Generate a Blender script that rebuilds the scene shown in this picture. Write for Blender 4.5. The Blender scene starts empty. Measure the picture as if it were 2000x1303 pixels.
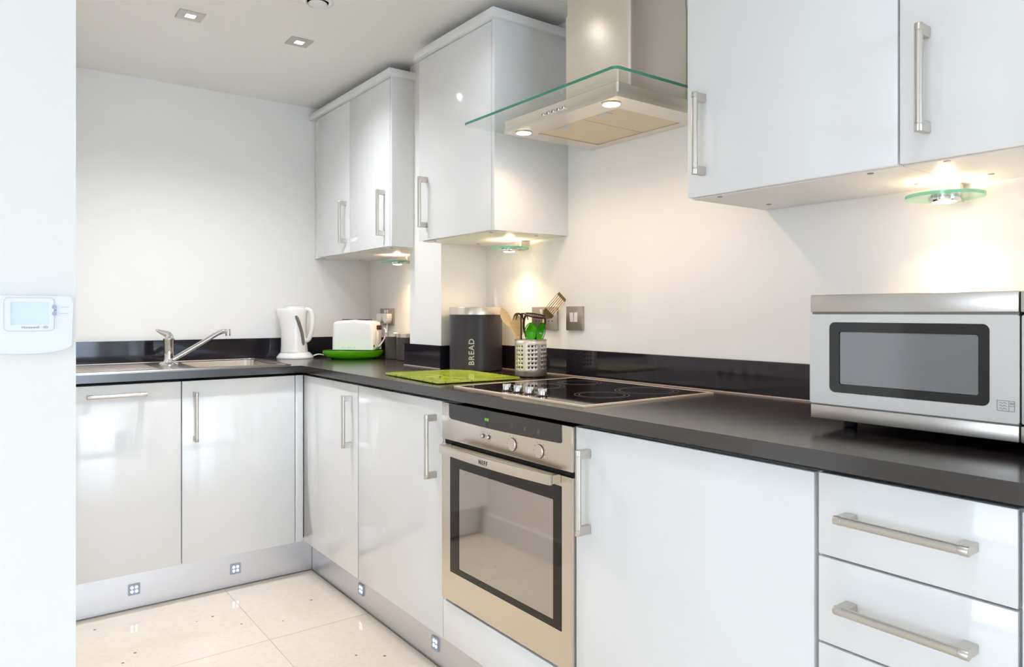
import bpy, bmesh, math, random
from mathutils import Vector, Matrix
random.seed(4)
C = bpy.context.scene.collection
PI = math.pi

# ------------------------------------------------------------------ camera
YAW = 2.5011
cam_data = bpy.data.cameras.new('camera')
cam_data.sensor_width = 36.0
cam_data.lens = 1404.9 * 36 / 2000
cam_data.shift_y = -(651.5 - 610.35) / 2000
cam_data.clip_start = 0.05
cam = bpy.data.objects.new('camera', cam_data)
cam.location = (3.6092, -1.7217, 1.1372)
cam.rotation_euler = (PI / 2, 0, YAW - PI / 2)
C.objects.link(cam)
bpy.context.scene.camera = cam

# ------------------------------------------------------------------ world, daylight, exposure
sc = bpy.context.scene
sc.view_settings.view_transform = 'Standard'
sc.view_settings.look = 'None'
sc.view_settings.gamma = 1
sc.view_settings.use_curve_mapping = False
sc.view_settings.exposure = 0.5
world = bpy.data.worlds.new('world')
sc.world = world
world.use_nodes = True
wn = world.node_tree.nodes; wl = world.node_tree.links
bgn = wn['Background']
tc = wn.new('ShaderNodeTexCoord'); sep = wn.new('ShaderNodeSeparateXYZ'); ramp = wn.new('ShaderNodeValToRGB')
wl.new(tc.outputs['Generated'], sep.inputs[0]); wl.new(sep.outputs['Z'], ramp.inputs[0])
ramp.color_ramp.elements[0].position = 0.0; ramp.color_ramp.elements[0].color = (0.80, 0.90, 1.0, 1)
ramp.color_ramp.elements[1].position = 0.6; ramp.color_ramp.elements[1].color = (0.42, 0.65, 1.0, 1)
wl.new(ramp.outputs[0], bgn.inputs[0])
bgn.inputs[1].default_value = 2.2

def light(name, kind, loc, rot, energy, color, **kw):
    d = bpy.data.lights.new(name, kind)
    d.energy = energy; d.color = color
    for k, v in kw.items(): setattr(d, k, v)
    o = bpy.data.objects.new(name, d)
    o.location = loc; o.rotation_euler = rot
    C.objects.link(o)
    return o
DAY = (0.67, 0.84, 1.0)
WARM = (1.0, 0.70, 0.43)
SOFT = (0.95, 0.97, 1.0)
# daylight coming through the big window on the far side of the room (behind the camera)
light('window_daylight', 'AREA', (9.95, -1.45, 1.05), (0, PI / 2 + .30, 0), 108, DAY, shape='RECTANGLE', size=2.3, size_y=2.9)
# added fill light behind the camera, brightens the hob-side doors and drawers
light('added_fill_daylight', 'AREA', (3.7, -5.25, 1.2), (PI / 2, 0, 0), 25, (0.90, 0.95, 1.0), shape='RECTANGLE', size=2.2, size_y=2.0)

# ------------------------------------------------------------------ materials
def srgb(h):
    h = h.lstrip('#'); r = []
    for i in (0, 2, 4):
        c = int(h[i:i + 2], 16) / 255
        r.append(c / 12.92 if c <= 0.04045 else ((c + 0.055) / 1.055) ** 2.4)
    return (*r, 1)
def mat(name, col, rough=0.5, metal=0.0, spec=0.5, coat=0.0, ior=1.5, emit=None, es=0, bump=None, var=None, aniso=0.0, trans=0.0, crough=0.03):
    m = bpy.data.materials.new(name); m.use_nodes = True
    nt = m.node_tree; p = nt.nodes['Principled BSDF']
    c = srgb(col) if isinstance(col, str) else col
    p.inputs['Base Color'].default_value = c
    p.inputs['Roughness'].default_value = rough
    p.inputs['Metallic'].default_value = metal
    p.inputs['IOR'].default_value = ior
    p.inputs['Specular IOR Level'].default_value = spec
    p.inputs['Coat Weight'].default_value = coat
    p.inputs['Coat Roughness'].default_value = crough
    p.inputs['Anisotropic'].default_value = aniso
    p.inputs['Transmission Weight'].default_value = trans
    if emit:
        p.inputs['Emission Color'].default_value = srgb(emit) if isinstance(emit, str) else emit
        p.inputs['Emission Strength'].default_value = es
    tcn = nt.nodes.new('ShaderNodeTexCoord')
    mp = nt.nodes.new('ShaderNodeMapping'); nt.links.new(tcn.outputs['Object'], mp.inputs[0])
    nz = nt.nodes.new('ShaderNodeTexNoise'); nt.links.new(mp.outputs[0], nz.inputs['Vector'])
    sc_, st, stretch = (bump or var or (6, 0.02, (1, 1, 1)))
    mp.inputs['Scale'].default_value = stretch
    nz.inputs['Scale'].default_value = sc_; nz.inputs['Detail'].default_value = 3
    if bump:
        b = nt.nodes.new('ShaderNodeBump'); b.inputs['Strength'].default_value = st; b.inputs['Distance'].default_value = 0.002
        nt.links.new(nz.outputs['Fac'], b.inputs['Height']); nt.links.new(b.outputs[0], p.inputs['Normal'])
    else:
        mx = nt.nodes.new('ShaderNodeMix'); mx.data_type = 'RGBA'
        mx.inputs['A'].default_value = tuple(min(1, x * (1 - st)) for x in c[:3]) + (1,)
        mx.inputs['B'].default_value = tuple(min(1, x * (1 + st)) for x in c[:3]) + (1,)
        nt.links.new(nz.outputs['Fac'], mx.inputs['Factor']); nt.links.new(mx.outputs['Result'], p.inputs['Base Color'])
    return m
def pane_mat(name, tint, refl=1.5, rough=0.0, extra=0.0):
    """clear sheet glass: transparent with a fresnel reflection"""
    m = bpy.data.materials.new(name); m.use_nodes = True
    nt = m.node_tree; nt.nodes.remove(nt.nodes['Principled BSDF'])
    out = nt.nodes['Material Output']
    tr = nt.nodes.new('ShaderNodeBsdfTransparent'); tr.inputs[0].default_value = tint
    gl = nt.nodes.new('ShaderNodeBsdfGlossy'); gl.inputs['Roughness'].default_value = rough
    fr = nt.nodes.new('ShaderNodeFresnel'); fr.inputs[0].default_value = refl
    ad = nt.nodes.new('ShaderNodeMath'); ad.operation = 'ADD'; ad.inputs[1].default_value = extra
    mx = nt.nodes.new('ShaderNodeMixShader')
    ge = nt.nodes.new('ShaderNodeNewGeometry'); mr = nt.nodes.new('ShaderNodeMapRange')
    mr.inputs[3].default_value = refl; mr.inputs[4].default_value = 1 / refl
    nt.links.new(ge.outputs['Backfacing'], mr.inputs[0]); nt.links.new(mr.outputs[0], fr.inputs[0])
    nt.links.new(fr.outputs[0], ad.inputs[0]); nt.links.new(ad.outputs[0], mx.inputs[0])
    nt.links.new(tr.outputs[0], mx.inputs[1]); nt.links.new(gl.outputs[0], mx.inputs[2])
    nt.links.new(mx.outputs[0], out.inputs[0])
    return m
def emat(name, col, s):
    m = bpy.data.materials.new(name); m.use_nodes = True
    nt = m.node_tree; nt.nodes.remove(nt.nodes['Principled BSDF'])
    e = nt.nodes.new('ShaderNodeEmission'); e.inputs[0].default_value = col; e.inputs[1].default_value = s
    nt.links.new(e.outputs[0], nt.nodes['Material Output'].inputs[0])
    return m

M = {}
M['wall'] = mat('wall_paint', '#f6f4f1', 0.7, bump=(60, 0.05, (1, 1, 1)))
M['ceiling'] = mat('ceiling_paint', '#f6f4f1', 0.8, bump=(60, 0.04, (1, 1, 1)))
M['white'] = mat('gloss_white_lacquer', '#eff0f1', 0.11, coat=0.35, crough=0.02)
M['carcass'] = mat('white_melamine', '#f6f5f3', 0.4)
M['worktop'] = mat('dark_quartz', '#2b2321', 0.19, ior=1.9, var=(90, 0.12, (1, 1, 1)))
M['splash'] = mat('dark_gloss_upstand', '#231f26', 0.06, spec=0.5)
M['sealant'] = mat('pale_sealant', '#cdb9a9', 0.35)
M['nickel'] = mat('brushed_nickel', '#cfcac2', 0.32, 1.0, bump=(40, 0.05, (30, 30, 1)))
M['steel'] = mat('brushed_steel', '#dcd2c6', 0.27, 1.0, bump=(30, 0.05, (1, 30, 30)))
M['steel_hood'] = mat('hood_steel', '#efe6d9', 0.27, 0.95, bump=(30, 0.04, (30, 30, 1)))
M['steel_plinth'] = mat('plinth_steel', '#dcdde2', 0.33, 0.85, bump=(30, 0.04, (1, 1, 40)))
M['chrome'] = mat('chrome', '#dcdcdc', 0.07, 1.0)
M['sink_steel'] = mat('sink_steel', '#d0c6bd', 0.24, 1.0, bump=(40, 0.03, (1, 1, 1)))
M['filter'] = mat('filter_mesh', '#ecd9c0', 0.45, 0.2, bump=(400, 0.2, (1, 1, 1)))
M['black_glass'] = mat('black_ceramic_glass', '#120807', 0.04, spec=0.4)
M['panel_glass'] = mat('smoked_panel_glass', '#1b1718', 0.05, spec=0.9)
M['oven_frame'] = mat('dark_brown_glass', '#1c1410', 0.04, spec=0.45)
M['oven_inner'] = mat('mirrored_oven_glass', '#b3aaa2', 0.05, 0.75, spec=1.0, ior=1.8)
M['mw_frame'] = mat('microwave_dark_glass', '#221d1c', 0.08, spec=0.6)
M['mw_screen'] = mat('microwave_mesh_glass', '#8b8b8d', 0.12, 0.5, var=(300, 0.06, (1, 1, 1)), ior=1.7)
M['silver'] = mat('silver_paint', '#dad8d5', 0.3, 0.15)
M['silver_dark'] = mat('grey_groove', '#85827f', 0.35, 0.5)
M['mw_strip'] = mat('microwave_steel', '#c9c4bf', 0.3, 0.9, bump=(30, 0.04, (1, 30, 30)))
M['black'] = mat('black_plastic', '#131112', 0.45)
M['gap'] = mat('black_gap', '#070505', 0.8)
M['grey_print'] = mat('grey_print', '#6f6c6a', 0.5)
M['soft_print'] = mat('pale_grey_print', '#c9cbd0', 0.5)
M['dark_print_and_shade'] = mat('dark_print_and_shade', '#3a322e', 0.5)
M['white_plastic'] = mat('white_plastic', '#f2f0ee', 0.22, coat=0.2)
M['therm'] = mat('thermostat_plastic', '#eef0f2', 0.4)
M['lcd'] = mat('lcd_glass', '#cad9e0', 0.12, spec=0.4)
M['green_led'] = mat('green_digits', '#6da83a', 0.5, emit='#7dc33c', es=0.25)
M['bin'] = mat('charcoal_matt_enamel', '#38333a', 0.36, spec=0.4)
M['canister'] = mat('charcoal_canister_enamel', '#4a423f', 0.35)
M['letters'] = mat('pale_lettering', '#c9c5c5', 0.5)
M['wood'] = mat('pale_beech', '#e6c692', 0.5, var=(8, 0.15, (1, 1, 12)))
M['green_plastic'] = mat('green_translucent_plastic', '#54c414', 0.08, trans=0.45, ior=1.4)
M['tray_green'] = mat('lime_translucent_plastic', '#7fe01c', 0.08, trans=0.5, ior=1.35)
M['green_dark'] = mat('green_translucent_base', '#1f9a0c', 0.1, trans=0.35, ior=1.4)
M['dark_steel'] = mat('dark_utensil_steel', '#5a4438', 0.25, 0.9)
M['turner'] = mat('utensil_steel', '#8f7c52', 0.35, 0.8)
M['socket'] = mat('brushed_socket_plate', '#b5ab9f', 0.32, 0.9, bump=(50, 0.03, (1, 1, 30)))
M['glass_edge'] = mat('green_glass_edge', '#3b9077', 0.1, spec=0.8, emit='#2c8a70', es=0.0, trans=0.2)
M['disc_edge'] = mat('pale_green_glass_edge', '#8fdcb4', 0.1, trans=0.3)
M['pane'] = pane_mat('hood_sheet_glass', (0.955, 0.985, 0.97, 1), 1.5, extra=0.03)
M['disc_glass'] = pane_mat('lamp_disc_glass', (0.93, 0.99, 0.95, 1), 1.5, extra=0.04)
M['window_glass'] = pane_mat('window_glass', (0.98, 0.99, 1.0, 1), 1.45)
M['halogen'] = emat('halogen_lens', (1.0, 0.86, 0.68, 1), 14)
M['downlight'] = emat('downlight_lens', (1.0, 0.93, 0.84, 1), 5)
M['led'] = emat('plinth_led', (0.92, 0.95, 1.0, 1), 3.5)
M['led_body'] = mat('plinth_light_face', '#aab4cf', 0.4)
M['bezel'] = mat('pale_silver_bezel', '#b4bacb', 0.4, 0.3)
M['pot_steel'] = mat('utensil_pot_steel', '#ddd3c8', 0.36, 0.85)
M['hob_frame'] = mat('pale_brushed_frame', '#f3dcc6', 0.42, 0.35)
M['grout'] = mat('tile_grout', '#dccbb6', 0.8)
M['outside'] = mat('outside_ground', '#6b7078', 0.9)

# floor tile: cream composite stone with fine brown flecks
def tile_material():
    m = bpy.data.materials.new('cream_composite_stone'); m.use_nodes = True
    nt = m.node_tree; p = nt.nodes['Principled BSDF']; L = nt.links
    geo = nt.nodes.new('ShaderNodeNewGeometry')
    vo = nt.nodes.new('ShaderNodeTexVoronoi'); vo.inputs['Scale'].default_value = 15
    L.new(geo.outputs['Position'], vo.inputs['Vector'])
    lt = nt.nodes.new('ShaderNodeMath'); lt.operation = 'LESS_THAN'; lt.inputs[1].default_value = 0.075
    L.new(vo.outputs['Distance'], lt.inputs[0])
    sepc = nt.nodes.new('ShaderNodeSeparateColor'); L.new(vo.outputs['Color'], sepc.inputs[0])
    pick = nt.nodes.new('ShaderNodeMath'); pick.operation = 'GREATER_THAN'; pick.inputs[1].default_value = 0.62
    L.new(sepc.outputs[0], pick.inputs[0])
    mul = nt.nodes.new('ShaderNodeMath'); mul.operation = 'MULTIPLY'
    L.new(lt.outputs[0], mul.inputs[0]); L.new(pick.outputs[0], mul.inputs[1])
    vo2 = nt.nodes.new('ShaderNodeTexVoronoi'); vo2.inputs['Scale'].default_value = 70
    L.new(geo.outputs['Position'], vo2.inputs['Vector'])
    r2 = nt.nodes.new('ShaderNodeMapRange'); r2.inputs[1].default_value = 0.0; r2.inputs[2].default_value = 0.5
    r2.inputs[3].default_value = 0.0; r2.inputs[4].default_value = 1.0
    sp2 = nt.nodes.new('ShaderNodeSeparateColor'); L.new(vo2.outputs['Color'], sp2.inputs[0]); L.new(sp2.outputs[1], r2.inputs[0])
    m1 = nt.nodes.new('ShaderNodeMix'); m1.data_type = 'RGBA'
    m1.inputs['A'].default_value = srgb('#f4e5d1'); m1.inputs['B'].default_value = srgb('#f8ead8')
    L.new(r2.outputs[0], m1.inputs['Factor'])
    m2 = nt.nodes.new('ShaderNodeMix'); m2.data_type = 'RGBA'; m2.inputs['B'].default_value = srgb('#8f7a66')
    L.new(m1.outputs['Result'], m2.inputs['A']); L.new(mul.outputs[0], m2.inputs['Factor'])
    L.new(m2.outputs['Result'], p.inputs['Base Color'])
    p.inputs['Roughness'].default_value = 0.09
    return m
M['tile'] = tile_material()

# chopping board: lime green print with darker leaf-like strokes
def board_material():
    m = bpy.data.materials.new('lime_print_glass'); m.use_nodes = True
    nt = m.node_tree; p = nt.nodes['Principled BSDF']; L = nt.links
    t = nt.nodes.new('ShaderNodeTexCoord')
    nz = nt.nodes.new('ShaderNodeTexNoise'); nz.inputs['Scale'].default_value = 7; nz.inputs['Detail'].default_value = 2
    L.new(t.outputs['Object'], nz.inputs['Vector'])
    cr = nt.nodes.new('ShaderNodeValToRGB'); L.new(nz.outputs['Fac'], cr.inputs[0])
    e = cr.color_ramp.elements
    e[0].position = 0.35; e[0].color = srgb('#a3c020'); e[1].position = 0.62; e[1].color = srgb('#d3dc58')
    vo = nt.nodes.new('ShaderNodeTexVoronoi'); vo.feature = 'DISTANCE_TO_EDGE'; vo.inputs['Scale'].default_value = 9
    mp = nt.nodes.new('ShaderNodeMapping'); mp.inputs['Scale'].default_value = (1, 1.8, 1); mp.inputs['Rotation'].default_value = (0, 0, 0.6)
    L.new(t.outputs['Object'], mp.inputs[0]); L.new(mp.outputs[0], vo.inputs['Vector'])
    rg = nt.nodes.new('ShaderNodeMapRange'); rg.inputs[1].default_value = 0.012; rg.inputs[2].default_value = 0.05
    rg.inputs[3].default_value = 0.75; rg.inputs[4].default_value = 0.0
    L.new(vo.outputs['Distance'], rg.inputs[0])
    n2 = nt.nodes.new('ShaderNodeTexNoise'); n2.inputs['Scale'].default_value = 4; L.new(t.outputs['Object'], n2.inputs['Vector'])
    g2 = nt.nodes.new('ShaderNodeMath'); g2.operation = 'GREATER_THAN'; g2.inputs[1].default_value = 0.52; L.new(n2.outputs['Fac'], g2.inputs[0])
    mu = nt.nodes.new('ShaderNodeMath'); mu.operation = 'MULTIPLY'; L.new(rg.outputs[0], mu.inputs[0]); L.new(g2.outputs[0], mu.inputs[1])
    mx = nt.nodes.new('ShaderNodeMix'); mx.data_type = 'RGBA'; mx.inputs['B'].default_value = srgb('#5f7a20')
    L.new(cr.outputs[0], mx.inputs['A']); L.new(mu.outputs[0], mx.inputs['Factor']); L.new(mx.outputs['Result'], p.inputs['Base Color'])
    p.inputs['Roughness'].default_value = 0.12
    return m
M['board'] = board_material()

# ------------------------------------------------------------------ mesh helpers
def nb(): return bmesh.new()
def box(bm, x0, x1, y0, y1, z0, z1, bev=0, seg=2, mi=0):
    t = bmesh.new()
    r = bmesh.ops.create_cube(t, size=1)
    for v in t.verts:
        v.co = Vector((x0 + (v.co.x + .5) * (x1 - x0), y0 + (v.co.y + .5) * (y1 - y0), z0 + (v.co.z + .5) * (z1 - z0)))
    if bev: bmesh.ops.bevel(t, geom=t.edges[:], offset=bev, segments=seg, profile=.5, affect='EDGES')
    merge(bm, t, mi=mi); return bm
def merge(bm, t, mtx=None, mi=0):
    vs = [bm.verts.new((mtx @ v.co) if mtx else v.co) for v in t.verts]
    t.verts.index_update()
    for f in t.faces:
        try:
            nf = bm.faces.new([vs[v.index] for v in f.verts]); nf.material_index = mi or f.material_index
        except ValueError: pass
    t.free()
def rrect(x0, x1, y0, y1, r, n=6):
    pts = []
    for cx, cy, a in ((x1 - r, y1 - r, 0), (x0 + r, y1 - r, 90), (x0 + r, y0 + r, 180), (x1 - r, y0 + r, 270)):
        for i in range(n + 1):
            t = math.radians(a + 90 * i / n); pts.append((cx + r * math.cos(t), cy + r * math.sin(t)))
    return pts
def prism(bm, pts, a0, a1, axis='z', mi=0, side_mi=None):
    """extrude a 2D polygon. axis z: (x,y); axis y: (x,z); axis x: (y,z)"""
    def P(p, a):
        return {'z': (p[0], p[1], a), 'y': (p[0], a, p[1]), 'x': (a, p[0], p[1])}[axis]
    A = [bm.verts.new(P(p, a0)) for p in pts]; B = [bm.verts.new(P(p, a1)) for p in pts]
    f = bm.faces.new(A); f.material_index = mi
    f = bm.faces.new(B[::-1]); f.material_index = mi
    n = len(pts)
    for i in range(n):
        f = bm.faces.new([A[i], B[i], B[(i + 1) % n], A[(i + 1) % n]]); f.material_index = mi if side_mi is None else side_mi
    return bm
def ring_frame(bm, outer, inner, a0, a1, axis='y'):
    """a flat frame between two outlines with equal point counts"""
    def P(p, a): return {'z': (p[0], p[1], a), 'y': (p[0], a, p[1]), 'x': (a, p[0], p[1])}[axis]
    n = len(outer)
    V = [[bm.verts.new(P(p, a)) for p in o] for a in (a0, a1) for o in (outer, inner)]
    for i in range(n):
        j = (i + 1) % n
        bm.faces.new([V[0][i], V[0][j], V[1][j], V[1][i]]); bm.faces.new([V[2][i], V[3][i], V[3][j], V[2][j]])
        bm.faces.new([V[0][i], V[2][i], V[2][j], V[0][j]]); bm.faces.new([V[1][i], V[1][j], V[3][j], V[3][i]])
    return bm
def lathe(bm, prof, c=(0, 0, 0), seg=32, mtx=None, mi=0, sx=1, sy=1):
    rings = []
    for r, z in prof:
        if r < 1e-6:
            v = Vector((0, 0, z)); rings.append([v])
        else:
            rings.append([Vector((r * sx * math.cos(2 * PI * i / seg), r * sy * math.sin(2 * PI * i / seg), z)) for i in range(seg)])
    vr = []
    for R in rings:
        vr.append([bm.verts.new(((mtx @ v) if mtx else v) + Vector(c)) for v in R])
    for a, b in zip(vr, vr[1:]):
        for i in range(seg):
            j = (i + 1) % seg
            q = [a[i % len(a)], a[j % len(a)], b[j % len(b)], b[i % len(b)]]
            q = list(dict.fromkeys(q))
            if len(q) > 2:
                f = bm.faces.new(q); f.material_index = mi
    if len(vr[0]) > 1: bm.faces.new(vr[0][::-1]).material_index = mi
    if len(vr[-1]) > 1: bm.faces.new(vr[-1]).material_index = mi
    return bm
def cyl(bm, p0, p1, r0, r1=None, seg=24, mi=0):
    p0, p1 = Vector(p0), Vector(p1); r1 = r0 if r1 is None else r1
    q = (p1 - p0).to_track_quat('Z', 'Y').to_matrix().to_4x4()
    lathe(bm, [(r0, 0), (r1, (p1 - p0).length)], c=p0, seg=seg, mtx=q, mi=mi); return bm
def tube(bm, pts, r, seg=12, closed=False, flat=1.0):
    pts = [Vector(p) for p in pts]; n = len(pts); rings = []
    up = None
    for i, p in enumerate(pts):
        if closed: t = (pts[(i + 1) % n] - pts[i - 1]).normalized()
        else: t = (pts[min(i + 1, n - 1)] - pts[max(i - 1, 0)]).normalized()
        if up is None:
            up = t.orthogonal().normalized()
        up = (up - t * up.dot(t)).normalized(); s = t.cross(up)
        rr = r[i] if isinstance(r, (list, tuple)) else r
        rings.append([bm.verts.new(p + (up * math.cos(2 * PI * k / seg) + s * math.sin(2 * PI * k / seg) * flat) * rr) for k in range(seg)])
    m = n if closed else n - 1
    for i in range(m):
        a, b = rings[i], rings[(i + 1) % n]
        for k in range(seg):
            bm.faces.new([a[k], a[(k + 1) % seg], b[(k + 1) % seg], b[k]])
    if not closed:
        bm.faces.new(rings[0][::-1]); bm.faces.new(rings[-1])
    return bm
def curve(pts, n=8):
    """Catmull-Rom through points"""
    P = [Vector(p) for p in pts]; P = [2 * P[0] - P[1]] + P + [2 * P[-1] - P[-2]]; out = []
    for i in range(1, len(P) - 2):
        for k in range(n):
            t = k / n; a, b, c, d = P[i - 1:i + 3]
            out.append(.5 * (2 * b + (c - a) * t + (2 * a - 5 * b + 4 * c - d) * t * t + (3 * b - a - 3 * c + d) * t ** 3))
    out.append(P[-2]); return out
def grid_plate(bm, xs, ys, z0, z1, solid):
    """slab with cut-outs: cells of a grid, solid(i,j)"""
    vd = {}
    def V(i, j, z):
        k = (i, j, z)
        if k not in vd: vd[k] = bm.verts.new((xs[i], ys[j], z))
        return vd[k]
    nx, ny = len(xs) - 1, len(ys) - 1
    S = lambda i, j: 0 <= i < nx and 0 <= j < ny and solid(i, j)
    for i in range(nx):
        for j in range(ny):
            if not S(i, j): continue
            bm.faces.new([V(i, j, z1), V(i + 1, j, z1), V(i + 1, j + 1, z1), V(i, j + 1, z1)])
            bm.faces.new([V(i, j, z0), V(i, j + 1, z0), V(i + 1, j + 1, z0), V(i + 1, j, z0)])
            for di, dj, a, b in ((-1, 0, (i, j), (i, j + 1)), (1, 0, (i + 1, j), (i + 1, j + 1)), (0, -1, (i, j), (i + 1, j)), (0, 1, (i, j + 1), (i + 1, j + 1))):
                if not S(i + di, j + dj):
                    bm.faces.new([V(*a, z0), V(*b, z0), V(*b, z1), V(*a, z1)])
    return bm
_dg = None
def text_bm(s, size, fat=0.0, space=1.0, depth=0.0004):
    """flat lettering mesh in the XY plane, centred"""
    cu = bpy.data.curves.new('lettering', 'FONT'); cu.body = s; cu.size = size; cu.align_x = 'CENTER'; cu.align_y = 'CENTER'
    cu.extrude = depth; cu.offset = fat; cu.space_character = space; cu.resolution_u = 3
    o = bpy.data.objects.new('lettering', cu); C.objects.link(o)
    dg = bpy.context.evaluated_depsgraph_get(); dg.update()
    me = bpy.data.meshes.new_from_object(o.evaluated_get(dg))
    b = bmesh.new(); b.from_mesh(me)
    bpy.data.objects.remove(o); bpy.data.curves.remove(cu); bpy.data.meshes.remove(me)
    return b
def finish(bm, mats, smooth=True, angle=35):
    bmesh.ops.recalc_face_normals(bm, faces=bm.faces[:])
    me = bpy.data.meshes.new('mesh'); bm.to_mesh(me); bm.free()
    for m in (mats if isinstance(mats, (list, tuple)) else [mats]): me.materials.append(M[m] if isinstance(m, str) else m)
    if smooth:
        for p in me.polygons: p.use_smooth = True
        me.set_sharp_from_angle(angle=math.radians(angle))
    return me

class Thing:
    """a top-level Empty at a thing's base; parts are given in world coordinates when world=True"""
    def __init__(s, name, label, cat, loc=(0, 0, 0), rotz=0, group=None, world=False, kind=None):
        s.o = bpy.data.objects.new(name, None); s.o.empty_display_size = .05; C.objects.link(s.o)
        s.o.location = loc; s.o.rotation_euler = (0, 0, rotz)
        if label: s.o['label'] = label
        if cat: s.o['category'] = cat
        if group: s.o['group'] = group
        if kind: s.o['kind'] = kind
        s.loc = Vector(loc); s.world = world
    def part(s, name, bm, mats, parent=None, label=None, loc=None, rot=None, smooth=True):
        if isinstance(bm, bpy.types.Mesh): me = bm
        else:
            if s.world and loc is None:
                for v in bm.verts: v.co -= s.loc
            me = finish(bm, mats, smooth); me.name = name
        o = bpy.data.objects.new(name, me); C.objects.link(o); o.parent = parent or s.o
        if loc is not None: o.location = (Vector(loc) - s.loc) if s.world else Vector(loc)
        if rot: o.rotation_euler = rot
        if label: o['label'] = label
        return o
def single(name, bm, mats, label=None, cat=None, group=None, kind=None, loc=(0, 0, 0), smooth=True):
    for v in bm.verts: v.co -= Vector(loc)
    me = finish(bm, mats, smooth); me.name = name
    o = bpy.data.objects.new(name, me); C.objects.link(o); o.location = loc
    if label: o['label'] = label
    if cat: o['category'] = cat
    if group: o['group'] = group
    if kind: o['kind'] = kind
    return o
def struct(name, bm, m, **k): return single(name, bm, m, kind='structure', smooth=False, **k)

# ================================================================== the room
HC = 2.196            # ceiling height
XN, YN = 2.13, -1.58  # corner of the wall mass on the left
XE, YF = 9.6, -4.9    # far room limits
struct('wall_sink', box(nb(), -.12, 0, -1.70, .12, 0, HC), 'wall', label='cool white plastered wall behind the sink run')
struct('wall_hob', box(nb(), 0, XE + .12, 0, .12, 0, HC), 'wall', label='long white plastered wall behind the hob and wall cabinets')
struct('wall_pillar', box(nb(), .857, 1.117, -.22, 0, .91, HC), 'wall', label='white boxed-in pillar between the two left wall cabinets')
bm = box(nb(), .9, XN, -2.27, YN, 0, HC)
box(bm, -.12, .9, YF, YN, 0, HC)
struct('wall_left', bm, 'wall', label='pale blue-lit white wall end at the left edge of the picture')
bm = nb()
grid_plate(bm, [.8, 2.6, 4.8, XE + .12], [0, .05, 2.1, HC], YF - .12, YF, lambda i, j: not (i == 1 and j == 1))
for v in bm.verts: v.co = Vector((v.co.x, v.co.z, v.co.y))
struct('wall_back', bm, 'wall', label='white wall behind the camera with an opening added for fill light')
bm = nb()
grid_plate(bm, [YF, -2.85, -.12, 0], [0, .08, 2.12, HC], XE, XE + .12, lambda i, j: not (i == 1 and j == 1))
for v in bm.verts: v.co = Vector((v.co.z, v.co.x, v.co.y))
struct('wall_window', bm, 'wall', label='white wall at the far end with a wide window opening')
struct('ceiling', box(nb(), -.12, XE + .12, YF - .12, .12, HC, HC + .1), 'ceiling', label='flat off-white plastered ceiling')
# window frames with panes
def window(name, horizontal, a0, a1, z0, z1, pos, n, label):
    w = bpy.data.objects.new(name, None); C.objects.link(w); w['kind'] = 'structure'; w['label'] = label
    t = .05
    def put(nm, b, m):
        o = bpy.data.objects.new(nm, finish(b, m, False)); C.objects.link(o); o.parent = w
    b = nb()
    def bx(p, q, zz0, zz1):
        if horizontal: box(b, p, q, pos - .03, pos + .03, zz0, zz1)
        else: box(b, pos - .03, pos + .03, p, q, zz0, zz1)
    bx(a0, a1, z0, z0 + t); bx(a0, a1, z1 - t, z1)
    for i in range(n + 1):
        c = a0 + (a1 - a0 - t) * i / n; bx(c, c + t, z0 + t, z1 - t)
    put('window_frame', b, 'silver')
    for i in range(n):
        c0 = a0 + (a1 - a0 - t) * i / n + t; c1 = a0 + (a1 - a0 - t) * (i + 1) / n
        b = nb()
        if horizontal: box(b, c0, c1, pos - .004, pos + .004, z0 + t, z1 - t)
        else: box(b, pos - .004, pos + .004, c0, c1, z0 + t, z1 - t)
        put('window_pane', b, 'window_glass')
window('window_1', False, -2.85, -.12, .08, 2.12, XE + .06, 2, 'wide window at the far end of the room')
window('added_window', True, 2.6, 4.8, .05, 2.1, YF - .06, 2, 'added glazed opening for the fill light behind the camera')  # made-up opening in front of the added fill light
# ceiling of the outside: a plain ground far below the flat
struct('trim_outside_ground', box(nb(), 9.9, 260, -130, 130, -8.2, -8.0), 'outside', label='grey ground far outside the window')
# skirting on the wall mass and the hob wall's free end
struct('baseboard_left', box(nb(), .56, XN, YN, YN + .015, 0, .11), 'carcass', label='white skirting board along the wall opposite the oven')
struct('baseboard_nib', box(nb(), XN, XN + .015, -2.27, YN, 0, .11), 'carcass', label='white skirting board below the thermostat wall')
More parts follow.
